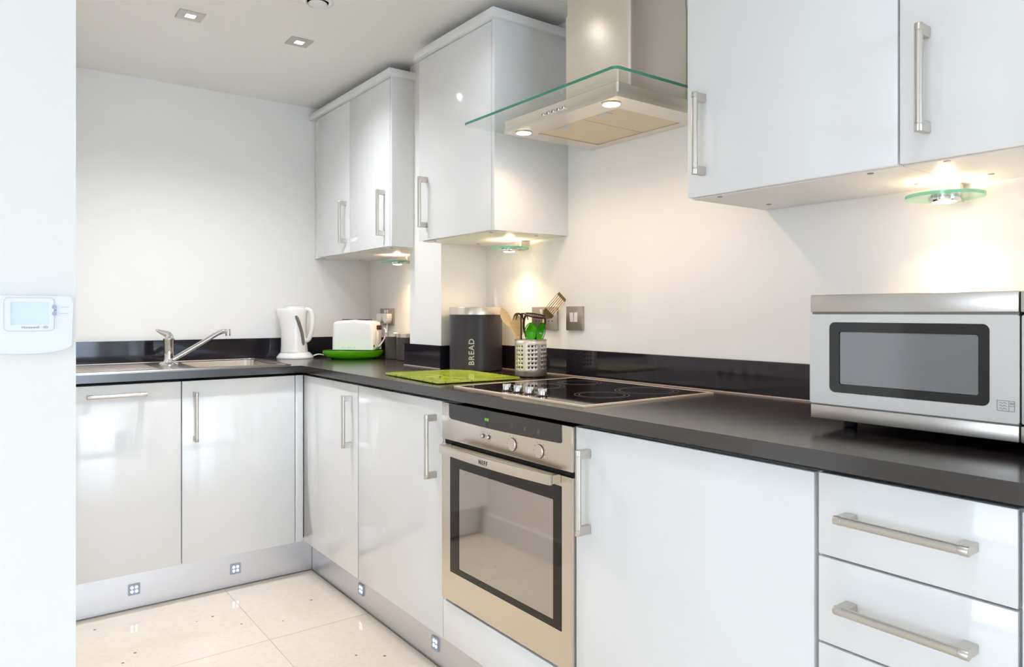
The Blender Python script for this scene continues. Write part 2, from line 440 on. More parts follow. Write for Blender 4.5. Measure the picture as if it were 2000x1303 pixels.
# floor with separate tiles
fl = struct('floor', box(nb(), -.12, XE + .12, YF - .12, .12, -.05, -.0015), 'grout', label='cream speckled stone tiled floor')
G = .0012
full = None
xs0, ys0 = .504, -.304
def clip_poly(x0, x1, y0, y1):
    """tile rectangle minus the wall mass on the left"""
    x0, x1 = max(x0, .0), min(x1, XE); y0, y1 = max(y0, YF), min(y1, 0)
    if x1 - x0 < .02 or y1 - y0 < .02: return None
    if x1 <= XN:
        y0 = max(y0, YN)
        if y1 - y0 < .02: return None
    elif x0 < XN and y0 < YN:
        if y1 <= YN: x0 = XN
        else: return [(x0, YN), (XN, YN), (XN, y0), (x1, y0), (x1, y1), (x0, y1)]
    return [(x0, y0), (x1, y0), (x1, y1), (x0, y1)]
for i in range(-1, 16):
    for j in range(-8, 1):
        x0, y0 = xs0 + .6 * i, ys0 + .6 * j
        hx0, hx1, hy0, hy1 = max(x0 + G, .9), min(x0 + .6 - G, XN), max(y0 + G, YF), min(y0 + .6 - G, -2.27)
        if hx1 - hx0 > .02 and hy1 - hy0 > .02:      # the recess behind the wall end
            b = nb(); box(b, hx0 - x0, hx1 - x0, hy0 - y0, hy1 - y0, -.0015, 0)
            o = bpy.data.objects.new('tile', finish(b, 'tile', False)); o.location = (x0, y0, 0); C.objects.link(o); o.parent = fl
        poly = clip_poly(x0 + G, x0 + .6 - G, y0 + G, y0 + .6 - G)
        if not poly: continue
        plain = poly[0] == (x0 + G, y0 + G) and poly[2] == (x0 + .6 - G, y0 + .6 - G) and len(poly) == 4
        if plain and full: me = full
        else:
            b = nb(); prism(b, [(p[0] - x0, p[1] - y0) for p in poly], -.0015, 0)
            me = finish(b, 'tile', False); me.name = 'tile'
            if plain: full = me
        o = bpy.data.objects.new('tile', me); o.location = (x0, y0, 0); C.objects.link(o); o.parent = fl

# ================================================================== handles
def handle_mesh():
    L = .195; b = nb()
    prof = [(0.0, 0), (.0072, 0), (.0075, .0006), (.0075, .0125), (.0066, .0130), (.0066, .0142), (.0072, .0147), (.0072, L - .0147),
            (.0066, L - .0142), (.0066, L - .0130), (.0075, L - .0125), (.0075, L - .0006), (.0072, L), (0, L)]
    lathe(b, prof, c=(0, -.033, -L / 2), seg=20)
    for z in (-L / 2 + .0005, L / 2 - .0205):
        box(b, -.0068, .0068, -.033, -.0005, z, z + .020, bev=.001, seg=1)
    return finish(b, 'nickel')
HM = handle_mesh(); HM.name = 'handle'
RV = {'hob': (0, 0, 0), 'sink': (0, 0, PI / 2)}
def handle(t, door, p, side='hob', horiz=False):
    rot = {('hob', False): (0, 0, 0), ('hob', True): (0, PI / 2, 0), ('sink', False): (0, 0, PI / 2), ('sink', True): (PI / 2, 0, PI / 2)}[(side, horiz)]
    o = t.part('handle', HM, None, parent=door, loc=p)
    if side == 'sink' and horiz:
        m = Matrix.Rotation(PI / 2, 4, 'Z') @ Matrix.Rotation(PI / 2, 4, 'Y'); o.rotation_euler = m.to_euler()
    else: o.rotation_euler = rot
    return o

# ================================================================== base run
YD, XS, DT = -.59, .59, .02   # door planes, door thickness
ZB, ZT = .153, .868
def door_hob(t, x0, x1, z0=ZB, z1=ZT, name='door', y=YD, label=None):
    return t.part(name, box(nb(), x0, x1, y, y + DT - .001, z0, z1, bev=.0012), 'white', label=label)
def door_sink(t, y0, y1, z0=ZB, z1=ZT, name='door', label=None):
    return t.part(name, box(nb(), XS - DT + .001, XS, y0, y1, z0, z1, bev=.0012), 'white', label=label)

# sink-side units
t = Thing('base_cabinet', 'white base unit left of the sink cabinet with a horizontal bar handle near its top', 'cabinet', (.3, -1.303, .15), world=True)
t.part('carcass', box(nb(), .02, XS - DT, -1.527, -1.080, .151, .868), 'carcass')
d = door_sink(t, -1.526, -1.0805); handle(t, d, (XS, -1.303, .829), 'sink', True)
t.part('filler_strip', box(nb(), .3, XS - .004, -1.578, -1.5285, .151, ZT), 'white')
t = Thing('base_cabinet', 'white cabinet under the sink with a vertical bar handle at its upper left', 'cabinet', (.3, -.85, .15), world=True)
t.part('carcass', box(nb(), .02, XS - DT, -1.0785, -.628, .151, .70), 'carcass')
d = door_sink(t, -1.0765, -.629); handle(t, d, (XS, -1.03, .728), 'sink')
# corner posts and first hob-side unit
t = Thing('corner_post', 'narrow white vertical post filling the inner corner under the worktop', 'cabinet post', (.58, -.6, .15), world=True)
t.part('post_face', box(nb(), XS - DT, XS - .001, -.6255, -.592, ZB, ZT, bev=.0008), 'white')
t = Thing('base_cabinet', 'white corner base unit nearest the sink run, handle at its right edge', 'cabinet', (.87, -.3, .15), world=True)
t.part('carcass', box(nb(), .592, 1.139, YD + DT, -.03, .151, ZT), 'carcass')
d = door_hob(t, .592, 1.1365); handle(t, d, (1.080, YD, .728))
t = Thing('base_cabinet', 'white base unit between the corner unit and the oven', 'cabinet', (1.44, -.3, .15), world=True)
t.part('carcass', box(nb(), 1.141, 1.742, YD + DT, -.03, .151, ZT), 'carcass')
d = door_hob(t, 1.1435, 1.7405); handle(t, d, (1.699, YD, .728))
t = Thing('oven_housing', 'white housing unit around the oven with a plain panel beneath it', 'cabinet', (2.04, -.3, .15), world=True)
b = nb(); box(b, 1.744, 1.752, YD + .004, -.03, .151, ZT); box(b, 2.333, 2.341, YD + .004, -.03, .151, ZT); box(b, 1.752, 2.333, YD + DT, -.03, .151, .275)
t.part('carcass', b, 'carcass')
door_hob(t, 1.7435, 2.341, z0=ZB, z1=.272, name='lower_panel')
t = Thing('base_cabinet', 'wide white base unit right of the oven, vertical handle beside the oven', 'cabinet', (2.64, -.3, .15), world=True)
t.part('carcass', box(nb(), 2.342, 2.946, YD + DT, -.03, .151, ZT), 'carcass')
d = door_hob(t, 2.3445, 2.9415); handle(t, d, (2.387, YD, .726))
t = Thing('drawer_cabinet', 'white drawer stack with horizontal bar handles under the microwave', 'cabinet', (3.1, -.3, .15), world=True)
t.part('carcass', box(nb(), 2.948, 3.241, YD + DT, -.03, .151, ZT), 'carcass')
for z0, z1, hz in ((.7345, .870, .8065), (.5895, .7305, .663), (.373, .5855, .500), (.153, .369, .285)):
    d = door_hob(t, 2.950, 3.2375, z0=z0, z1=z1, name='drawer'); handle(t, d, (3.0935, YD, hz), horiz=True)
t = Thing('base_cabinet', 'white base unit right of the drawers, cut by the right edge of the picture', 'cabinet', (3.54, -.3, .15), world=True)
t.part('carcass', box(nb(), 3.243, 3.845, YD + DT, -.03, .151, ZT), 'carcass')
d = door_hob(t, 3.2425, 3.8405); handle(t, d, (3.79, YD, .728))
# plinths
YP, XP = -.53, .53
t = Thing('plinth', 'brushed steel plinth under the sink run with two square lights', 'plinth', (XP, -1.05, 0), world=True)
t.part('plinth_board', box(nb(), XP - .016, XP, YN + .001, YP - .001, .002, .149), 'steel_plinth')
t.part('seal_strip', box(nb(), XP, XP + .003, YN + .016, YP - .004, .0005, .004), 'silver_dark', label='dark grey sealing strip')
t = Thing('plinth', 'brushed steel plinth under the hob run with square lights', 'plinth', (2.1, YP, 0), world=True)
t.part('plinth_board', box(nb(), XP + .002, 3.84, YP, YP + .016, .002, .149), 'steel_plinth')
t.part('seal_strip', box(nb(), XP + .004, 3.84, YP - .003, YP, .0005, .004), 'silver_dark', label='dark grey sealing strip')
def plinth_light(p, side, label):
    t = Thing('plinth_light', label, 'light', p, rotz=0 if side == 'hob' else PI / 2, group='square plinth lights')
    h = .021
    t.part('bezel', ring_frame(nb(), rrect(-h, h, -h, h, .002, 2), rrect(-h + .003, h - .003, -h + .003, h - .003, .001, 2), -.005, 0), 'bezel')
    t.part('diffuser', box(nb(), -h + .003, h - .003, -.003, 0, -h + .003, h - .003), 'led_body')
    for sx in (-1, 1):
        for sz in (-1, 1):
            b = nb(); cyl(b, (sx * .0078, -.0028, sz * .0078), (sx * .0078, -.0042, sz * .0078), .0050, seg=12)
            t.part('led', b, 'led')
plinth_light((XP, -1.235, .075), 'sink', 'square plinth light below the unit with the horizontal handle')
plinth_light((XP, -.858, .074), 'sink', 'square plinth light below the sink cabinet')
plinth_light((1.040, YP, .070), 'hob', 'square plinth light below the corner base unit')
plinth_light((1.598, YP, .068), 'hob', 'square plinth light below the unit left of the oven')
plinth_light((2.18, YP, .068), 'hob', 'square plinth light below the oven')

# worktop: L shape with a cut-out for the sink bowl
XW = 3.86
BX0, BX1, BY0, BY1 = .115, .495, -1.0, -.655
xs = [.001, BX0, BX1, XS + .016, XW]; ys = [YN + .001, BY0, BY1, YD - .016, -.001]
b = grid_plate(nb(), xs, ys, .88, .91, lambda i, j: (i == 3 and j == 3) or (i < 3 and not (i == 1 and j == 1)))
single('worktop', b, 'worktop', 'dark polished quartz worktop running round the corner in an L shape', 'worktop', loc=(.6, -.6, .88), smooth=False)

# upstands
def upstand(bm, label, loc, seal=None):
    t = Thing('upstand', label, 'splashback', loc, world=True)
    t.part('panel', bm, 'splash', smooth=False)
    if seal: t.part('sealant_bead', seal, 'sealant', smooth=False)
upstand(box(nb(), .001, .019, YN + .001, -.001, .9105, 1.010), 'dark gloss upstand along the wall behind the sink', (.01, -.8, .91))
b = nb(); box(b, .020, .855, -.019, -.001, .9105, 1.008)
upstand(b, 'dark gloss upstand in the corner behind the toaster and canisters', (.45, -.01, .91))
b = nb()
prism(b, [(.838, -.236), (1.135, -.236), (1.135, -.0205), (1.118, -.0205), (1.118, -.2215), (.8555, -.2215), (.8555, -.0205), (.838, -.0205)], .9105, 1.004)
upstand(b, 'dark gloss upstand wrapped round the foot of the pillar', (.98, -.23, .91), box(nb(), .836, 1.137, -.2395, -.2365, .9105, .9135))
upstand(box(nb(), 1.136, XW, -.019, -.001, .9105, 1.005), 'long dark gloss upstand behind the hob and microwave', (2.4, -.01, .91),
        box(nb(), 1.138, XW, -.0225, -.0195, .9105, .914))

# ================================================================== wall cabinets
YC = -.325; ZC0, ZC1 = 1.415, 2.127
def wall_cab(label, x0, x1, doors, handles, side_r=True, filler=None, dz=0, cornice=True):
    t = Thing('wall_cabinet', label, 'cabinet', ((x0 + x1) / 2, -.16, ZC0), world=True, group=None)
    t.part('carcass', box(nb(), x0, x1 - (.019 if side_r else 0), YC + DT, -.001, ZC0, ZC1), 'carcass')
    if side_r: t.part('side_panel', box(nb(), x1 - .018, x1, YC, -.001, ZC0, ZC1, bev=.0008), 'white')
    for (a, b_), hx in zip(doors, handles):
        d = door_hob(t, a, b_, z0=ZC0 + .002, z1=ZC1 - .003, y=YC); handle(t, d, (hx, YC, 1.5615))
    if filler: t.part('filler_strip', box(nb(), *filler, YC + .018, YC + .03, ZC0, ZC1), 'carcass')
    if cornice:
        t.part('cornice', box(nb(), x0 - (.004 if not filler else 0), x1 + (.016 if side_r else 0), YC - .018, -.001, ZC1, ZC1 + .030, bev=.001), 'white')
    for sx in (x0 + .07, x1 - .07):
        for y in (-.29, -.09):
            b = nb(); cyl(b, (sx, y, ZC0), (sx, y, ZC0 - .0012), .006, seg=12); t.part('screw_cap', b, 'silver_dark')
    return t
wall_cab('two-door white wall cabinet in the far corner beside the pillar', .002, .893, [(.075, .4685), (.4715, .8735)], [.428, .824], filler=(.002, .073))
wall_cab('single-door white wall cabinet between the pillar and the extractor hood', 1.121, 1.637, [(1.1235, 1.6165)], [1.184])
wall_cab('white wall cabinet right of the hood with its handle at the left edge', 2.453, 2.9555, [(2.4545, 2.9545)], [2.503], side_r=False)
wall_cab('white wall cabinet cut by the right edge of the picture, above the microwave', 2.957, 3.56, [(2.9585, 3.5565)], [3.007], side_r=False)

# under-cabinet glass disc lamps
def disc_lamp(x, label):
    y = -.088; z = 1.378
    t = Thing('undercabinet_lamp', label, 'light', (x, y, z), group='glass disc lamps under the wall cabinets')
    b = nb()
    R = .074; r = .026
    n = 40
    o_ = [(R * math.cos(2 * PI * i / n), R * math.sin(2 * PI * i / n)) for i in range(n)]
    i_ = [(r * math.cos(2 * PI * i / n), r * math.sin(2 * PI * i / n)) for i in range(n)]
    ring_frame(b, o_, i_, 0, .007, axis='z')
    for f in b.faces:
        c = f.calc_center_median()
        if abs(c.z - .0035) < .001 and c.length > .06: f.material_index = 1
    t.part('glass_disc', b, ['disc_glass', 'disc_edge'])
    b = nb(); lathe(b, [(.0, .006), (.0225, .006), (.0252, .011), (.0252, -.0002), (.0305, -.0004), (.0300, -.0050), (.0265, -.0085), (.0222, -.0085), (.0222, -.0055), (.0, -.0055)], seg=32)
    t.part('lamp_housing', b, 'chrome')
    b = nb(); lathe(b, [(.0218, -.0060), (.0218, -.0082), (.017, -.0105), (.0, -.0115)], seg=24)
    t.part('lens', b, 'halogen')
    b = nb(); box(b, -.011, .011, .048, .066, -.003, .0365, bev=.001); box(b, -.008, .008, .026, .05, .0075, .0105)
    t.part('bracket', b, 'nickel')
    return t
lamp_xy = [(.49, 'glass disc lamp under the corner wall cabinet, half hidden by the pillar'),
           (1.40, 'glass disc lamp under the cabinet beside the hood, above the bread bin'),
           (2.94, 'large nearest glass disc lamp, lit above the microwave')]
for x, l in lamp_xy:
    disc_lamp(x, l)
    light('undercabinet_bulb', 'SPOT', (x, -.088, 1.362), (-.28, 0, 0), 5.4, WARM, spot_size=math.radians(145), spot_blend=1.0, shadow_soft_size=.024)
    light('undercabinet_glow', 'SPOT', (x, -.088, 1.392), (PI, 0, 0), 1.0, WARM, spot_size=math.radians(175), spot_blend=.3, shadow_soft_size=.012)

# ================================================================== extractor hood
t = Thing('extractor_hood', 'brushed steel extractor hood with a clear glass canopy over the hob', 'extractor hood', (2.03, 0, 1.702), world=True)
HX0, HX1, HY, HZ0, HZ1 = 1.770, 2.270, -.381, 1.702, 1.7405
b = nb()
xs = [HX0, 1.835, 2.190, HX1]; ys = [HY, -.300, -.037, -.001]
grid_plate(b, xs, ys, HZ0, HZ0 + .012, lambda i, j: not (i == 1 and j == 1))
canopy = t.part('canopy_rim', b, 'steel_hood', smooth=False)
b = nb(); pts = rrect(HX0, HX1, HY, -.001, .006, 4); prism(b, pts, HZ0 + .0121, HZ1); 
t.part('canopy_box', b, 'steel_hood')
for x0, x1 in ((1.8365, 2.0335), (2.0365, 2.1885)):
    f = t.part('grease_filter', box(nb(), x0, x1, -.2985, -.0385, HZ0 + .003, HZ0 + .012), 'filter')
    t.part('catch', box(nb(), (x0 + x1) / 2 - .022, (x0 + x1) / 2 + .022, -.285, -.265, HZ0 + .0015, HZ0 + .003), 'silver', parent=f)
for i, x in enumerate((1.969, 1.992, 2.014, 2.037, 2.060)):
    b = nb(); lathe(b, [(.0058, 0), (.0058, .006), (.004, .0075), (0, .0075)], c=(x, HY, 1.7185), seg=16, mtx=Matrix.Rotation(PI / 2, 4, 'X'))
    t.part('button', b, 'chrome')
for x in (1.8215, 2.2095):
    b = nb(); lathe(b, [(.0235, 0), (.027, 0), (.028, -.002), (.0235, -.003)], c=(x, -.3435, HZ0), seg=28)
    l = t.part('lamp_ring', b, 'chrome')
    b = nb(); cyl(b, (x, -.3435, HZ0 - .0002), (x, -.3435, HZ0 - .0032), .0235, seg=28)
    t.part('lamp_lens', b, 'halogen', parent=l)
    light('hood_bulb', 'SPOT', (x, -.3435, HZ0 - .012), (0, 0, 0), 3.0, WARM, spot_size=math.radians(160), spot_blend=.8, shadow_soft_size=.016)
b = nb()
g = [(1.642, -.455)]; pts = rrect(1.642, 2.338, -.455, -.020, .018, 6)
prism(b, pts, 1.7415, 1.7495, side_mi=1)
for f in b.faces:
    c = f.calc_center_median()
    if c.x < 1.650 or c.y > -.03: f.material_index = 0
t.part('glass_canopy', b, ['pane', 'glass_edge'])
b = nb(); prism(b, rrect(1.907, 2.188, -.250, -.001, .012, 5), 1.7498, 2.056)
t.part('chimney', b, 'steel_hood')
b = nb(); prism(b, rrect(1.910, 2.185, -.247, -.001, .012, 5), 2.0562, HC - .001)
t.part('chimney_sleeve', b, 'steel_hood')

# ================================================================== oven
t = Thing('oven', 'built-in stainless steel single oven with a dark glass door', 'oven', (2.045, -.6, .285), world=True)
OX0, OX1, OY = 1.752, 2.340, -.600
t.part('cavity', box(nb(), 1.756, 2.332, YD + .006, -.06, .29, .86), 'black')
b = box(nb(), OX0, OX1, OY, YD + .003, .7605, .8685, bev=.0012)
fascia = t.part('control_fascia', b, 'steel')
b = nb(); n = 14
top = [(1.797, .8695), (2.303, .8695)]
bot = [(2.303, .8275), (2.2995, .8245)] + [(2.2995 - i / n * .49, .8245 - .0035 * math.sin(PI * i / n)) for i in range(1, n)] + [(1.8095, .8245), (1.800, .8285), (1.797, .836)]
prism(b, top + bot, OY - .003, OY - .0002, axis='y')
t.part('display_panel', b, 'panel_glass', parent=fascia)
# display digits: green clock
for k in range(3):
    x = 1.984 + k * .0065
    b = nb(); box(b, x, x + .0045, OY - .0035, OY - .003, .8405, .848); t.part('clock_digit', b, 'green_led', parent=fascia)
# small printed symbols on the display
for x, kind in ((2.107, 0), (2.163, 1), (2.219, 2)):
    b = nb()
    ring_frame(b, rrect(x - .0038, x + .0038, .8375, .8455, .0008, 2), rrect(x - .0028, x + .0028, .8385, .8445, .0004, 2), OY - .0034, OY - .003)
    if kind: box(b, x - .0024, x + .0024, OY - .0034, OY - .003, .8400, .8406)
    if kind: box(b, x - .0024, x + .0024, OY - .0034, OY - .003, .8418, .8424)
    if kind == 2: box(b, x - .001, x + .001, OY - .0034, OY - .003, .8330, .8350)
    t.part('symbol', b, 'grey_print', parent=fascia)
def knob(x, z, r):
    b = nb(); rx = Matrix.Rotation(PI / 2, 4, 'X')
    lathe(b, [(r + .0012, 0), (r + .0012, .0008), (r, .0008)], c=(x, OY, z), seg=32, mtx=rx)
    ring = t.part('knob_shade_ring', b, 'dark_print_and_shade', parent=fascia)  # dark ring paints the shadow line round the flush knob
    b = nb(); lathe(b, [(r, 0), (r, .0038), (r - .0015, .0050), (0, .0050)], c=(x, OY, z), seg=32, mtx=rx)
    t.part('knob', b, 'steel', parent=fascia)
    k = 11 if r > .01 else 7
    b = nb()
    for i in range(k):
        a = 2 * PI * i / k + .3; rr = r + .0065
        cyl(b, (x + rr * math.cos(a), OY - .0001, z + rr * math.sin(a)), (x + rr * math.cos(a), OY - .0005, z + rr * math.sin(a)), .0011, seg=6)
    t.part('scale_marks', b, 'grey_print', parent=fascia)
for x, z, r in ((1.970, .7965, .0052), (1.9975, .7965, .0052), (2.107, .793, .0165), (2.219, .7925, .0165)): knob(x, z, r)
t.part('gap_strip', box(nb(), OX0 + .006, OX1 - .001, YD - .002, YD + .003, .7485, .7605), 'gap', label='dark ventilation gap')
# door: steel frame with glass
fz0, fz1 = .2865, .7475
outer = rrect(OX0, OX1, fz0, fz1, .002, 2)
hole = rrect(1.799, 2.3035, .374, .722, .002, 2)
door = t.part('door', ring_frame(nb(), outer, hole, OY, YD + .003), 'steel', smooth=False)
b = ring_frame(nb(), rrect(1.7995, 2.303, .3745, .7215, .002, 2), rrect(1.846, 2.270, .392, .684, .003, 2), OY + .0005, YD + .002)
t.part('glass_border', b, 'oven_frame', parent=door, smooth=False)
t.part('glass_pane', box(nb(), 1.8465, 2.2695, OY + .0012, YD + .002, .3925, .6835), 'oven_inner', parent=door)
# bowed flat handle bar
b = nb(); n = 24; L_ = .252; xc = 2.049; prev = None; ring = []
for i in range(n + 1):
    s = -1 + 2 * i / n; x = xc + L_ * s; y = -.632 - .014 * (1 - s * s)
    ring.append([b.verts.new((x, y + dy, z)) for dy, z in ((-.004, .7285), (-.005, .733), (-.005, .7475), (-.003, .7525), (.004, .7525), (.004, .7285))])
for i in range(n):
    for k in range(6): b.faces.new([ring[i][k], ring[i][(k + 1) % 6], ring[i + 1][(k + 1) % 6], ring[i + 1][k]])
b.faces.new(ring[0][::-1]); b.faces.new(ring[-1])
for s in (-1, 1):
    xx = xc + s * (L_ - .006); box(b, xx - .006, xx + .006, -.630, OY - .0005, .7295, .7505, bev=.0008, seg=1)
hb = t.part('handle', b, 'steel', parent=door)
tb = text_bm('NEFF', .016, fat=.0004, space=1.25)
for v in tb.verts:
    x = xc + v.co.x - .005; s = (x - xc) / L_
    v.co = Vector((x, -.632 - .014 * (1 - s * s) - .0051 - v.co.z, .7402 + v.co.y))
t.part('lettering', tb, 'dark_print_and_shade', parent=door, smooth=False)

# ================================================================== hob
t = Thing('hob', 'black ceramic hob with pale metal frame and four control knobs', 'hob', (2.045, -.31, .91), world=True)
hx0, hx1, hy0, hy1 = 1.752, 2.338, -.560, -.070
b = nb(); ring_frame(b, rrect(hx0, hx1, hy0, hy1, .004, 2), rrect(hx0 + .009, hx1 - .009, hy0 + .009, hy1 - .009, .002, 2), .9103, .9145, axis='z')
t.part('frame', b, 'hob_frame')
t.part('glass_top', box(nb(), hx0 + .0092, hx1 - .0092, hy0 + .0092, hy1 - .0092, .9104, .9138), 'black_glass')
for i, (x, y) in enumerate(((1.953, -.505), (2.005, -.505), (2.058, -.505), (2.114, -.505))):
    b = nb(); lathe(b, [(.0165, 0), (.0165, .0012), (.0135, .0022), (.0132, .0030)], c=(x, y, .9139), seg=28)
    k = t.part('knob_collar', b, 'dark_steel')
    b = nb(); lathe(b, [(.0125, .003), (.0125, .0185), (.0118, .0195), (0, .0195)], c=(x, y, .9139), seg=28); box(b, x - .0012, x + .0012, y - .0122, y, .9334, .9342)
    t.part('knob', b, 'chrome')
for x, y, r in ((1.90, -.36, .09), (2.19, -.36, .075), (1.90, -.18, .07), (2.19, -.185, .09)):
    b = nb(); n = 48
    for rr in (r, r - .012):
        ring_frame(b, [(x + rr * math.cos(2 * PI * i / n), y + rr * math.sin(2 * PI * i / n)) for i in range(n)],
                   [(x + (rr - .0012) * math.cos(2 * PI * i / n), y + (rr - .0012) * math.sin(2 * PI * i / n)) for i in range(n)], .9138, .91395, axis='z')
    t.part('cooking_zone', b, 'grey_print')

# ================================================================== sink and tap
t = Thing('sink', 'stainless steel inset sink with a single bowl and ribbed drainer', 'sink', (.3, -1.1, .91), world=True)
sx0, sx1, sy0, sy1 = .045, .562, -1.545, -.625
outer = rrect(sx0, sx1, sy0, sy1, .035, 6); inner = rrect(BX0 + .004, BX1 - .004, BY0 + .004, BY1 - .004, .045, 6)
b = ring_frame(nb(), outer, inner, .9103, .9125, axis='z')
t.part('deck', b, 'sink_steel')
b = ring_frame(nb(), rrect(sx0, sx1, sy0, sy1, .035, 6), rrect(sx0 + .008, sx1 - .008, sy0 + .008, sy1 - .008, .028, 6), .9125, .9150, axis='z')
t.part('raised_rim', b, 'sink_steel')
b = nb(); n = len(inner); lev = []
for z, k in ((.9115, 0), (.900, .002), (.80, .012), (.772, .03), (.768, .05)):
    ins = rrect(BX0 + .004 + k, BX1 - .004 - k, BY0 + .004 + k, BY1 - .004 - k, max(.045 - k * .3, .02), 6)
    lev.append([b.verts.new((p[0], p[1], z)) for p in ins])
for A, B in zip(lev, lev[1:]):
    for i in range(n): b.faces.new([A[i], A[(i + 1) % n], B[(i + 1) % n], B[i]])
b.faces.new(lev[-1])
t.part('bowl', b, 'sink_steel')
b = nb(); lathe(b, [(.034, 0), (.034, .003), (.026, .001), (0, .0)], c=(.31, -.83, .768), seg=24); t.part('waste', b, 'chrome')
for i in range(8):
    x = .15 + i * .045
    t.part('drainer_rib', box(nb(), x, x + .012, -1.50, -1.14, .9126, .9142, bev=.0007, seg=1), 'sink_steel')

t = Thing('mixer_tap', 'chrome lever mixer tap with a long rising spout beside the sink bowl', 'tap', (.245, -1.056, .9125))
b = nb(); lathe(b, [(.040, 0), (.040, .003), (.034, .007), (.026, .010), (.0225, .016), (.0215, .03), (.021, .105), (.0225, .108), (.0225, .112), (.021, .114)], seg=32)
t.part('body', b, 'chrome')
b = nb()
for i in range(18):
    a = 2 * PI * i / 18
    cyl(b, (.024 * math.cos(a), .024 * math.sin(a), .012), (.039 * math.cos(a), .039 * math.sin(a), .0042), .0018, seg=6)
t.part('base_flutes', b, 'chrome')
b = nb(); tube(b, curve([(0, 0, .112), (0, .0, .122), (0, -.006, .131), (0, -.018, .136), (0, -.035, .143), (0, -.052, .153)], 5),
               [.021 * (1 - i / 25) ** .45 * (1 - .25 * i / 25) if i else .021 for i in range(26)][:26], seg=16)
t.part('lever', b, 'chrome')
b = nb(); tube(b, curve([(.012, .012, .022), (.013, .045, .040), (.016, .12, .085), (.018, .160, .110), (.019, .187, .127), (.020, .210, .138), (.020, .228, .141), (.020, .240, .139)], 6), .0105, seg=16)
t.part('spout', b, 'chrome')
b = nb(); cyl(b, (.020, .239, .150), (.020, .241, .120), .0125, .0118); t.part('aerator', b, 'chrome')

# ================================================================== kettle
RTZ = math.atan2(.801, .598)       # local x runs to the right as seen by someone at the hob's end
t = Thing('kettle', 'white plastic jug kettle with a grey curved water window, beside the sink', 'kettle', (.105, -.452, .9105), rotz=RTZ)
b = nb(); lathe(b, [(.088, 0), (.090, .004), (.089, .009), (.078, .022), (.070, .030), (0, .030)], seg=40, sy=.86)
t.part('power_base', b, 'white_plastic')
b = nb(); rings = []; seg = 40
for z, cx, rx, ry in ((.0305, -.004, .066, .064), (.06, -.004, .063, .062), (.10, -.006, .061, .060), (.15, -.008, .062, .058), (.19, -.010, .066, .057), (.22, -.012, .070, .056), (.238, -.010, .071, .055), (.246, -.008, .066, .050), (.250, -.006, .05, .038)):
    R = []
    for i in range(seg):
        a = 2 * PI * i / seg; c, s = math.cos(a), math.sin(a)
        beak = max(0, -c) ** 8 * max(0, (z - .17) / .07) * .014
        R.append(b.verts.new((cx + rx * c - beak, ry * s, z)))
    rings.append(R)
for A, B in zip(rings, rings[1:]):
    for i in range(seg): b.faces.new([A[i], A[(i + 1) % seg], B[(i + 1) % seg], B[i]])
b.faces.new(rings[0][::-1]); b.faces.new(rings[-1])
t.part('body', b, 'white_plastic')
b = nb(); lathe(b, [(.050, 0), (.049, .005), (.035, .008), (0, .009)], c=(-.004, 0, .2495), seg=32, sy=.76)
t.part('lid', b, 'white_plastic')
b = nb(); tube(b, curve([(.040, 0, .236), (.066, 0, .240), (.083, 0, .222), (.086, 0, .18), (.080, 0, .13), (.068, 0, .095), (.05, 0, .085)], 6), .0115, seg=14)
t.part('handle', b, 'white_plastic')
b = nb(); P_ = []
for i in range(15):
    u = i / 14; z = .066 + u * .145; ang = math.radians(-52 - 18 * u ** 1.6) if False else math.radians(-30 - 36 * u ** 1.7)
    # on the body's surface, at the front right
    r = .0628 if z < .16 else .0628 + (z - .16) * .075
    P_.append((-.006 + r * math.cos(ang) * 1.02, r * .965 * math.sin(ang), z))
tube(b, P_, [.0045] + [.0078] * 13 + [.0045], seg=10)
t.part('water_window', b, 'silver_dark')
# kettle flex
b = nb(); tube(b, curve([(.088, .01, .012), (.11, .02, .018), (.135, .035, .014), (.16, .055, .006), (.19, .08, .004)], 6), .0032, seg=8)
t.part('cord', b, 'white_plastic')

# ================================================================== green tray with toaster on it
t = Thing('serving_tray', 'translucent bright green oval plastic tray under the toaster', 'tray', (.302, -.232, .9105), rotz=RTZ)
b = nb(); lathe(b, [(.100, .004), (.122, .006), (.139, .016), (.148, .030), (.150, .040), (.146, .0405), (.143, .032), (.134, .022), (.12, .012), (0, .010)], seg=48, sy=.80)
t.part('bowl', b, 'tray_green')
b = nb(); lathe(b, [(.105, 0), (.110, .006), (.100, .0065), (.096, .0)], seg=40, sy=.8); t.part('foot_ring', b, 'green_dark')
b = nb(); lathe(b, [(.125, .0), (.132, .0405), (0, .0405)], c=(0, 0, .0), seg=40, sy=.78)
for v in b.verts:
    if v.co.z < .001: v.co.z = .0125
t.part('inner_stand', b, 'tray_green')
t = Thing('toaster', 'white two-slice toaster standing on the green tray', 'toaster', (.29, -.205, .9518), rotz=math.radians(45))
b = nb(); TL, TD = .104, .066
prof = []
n = 10
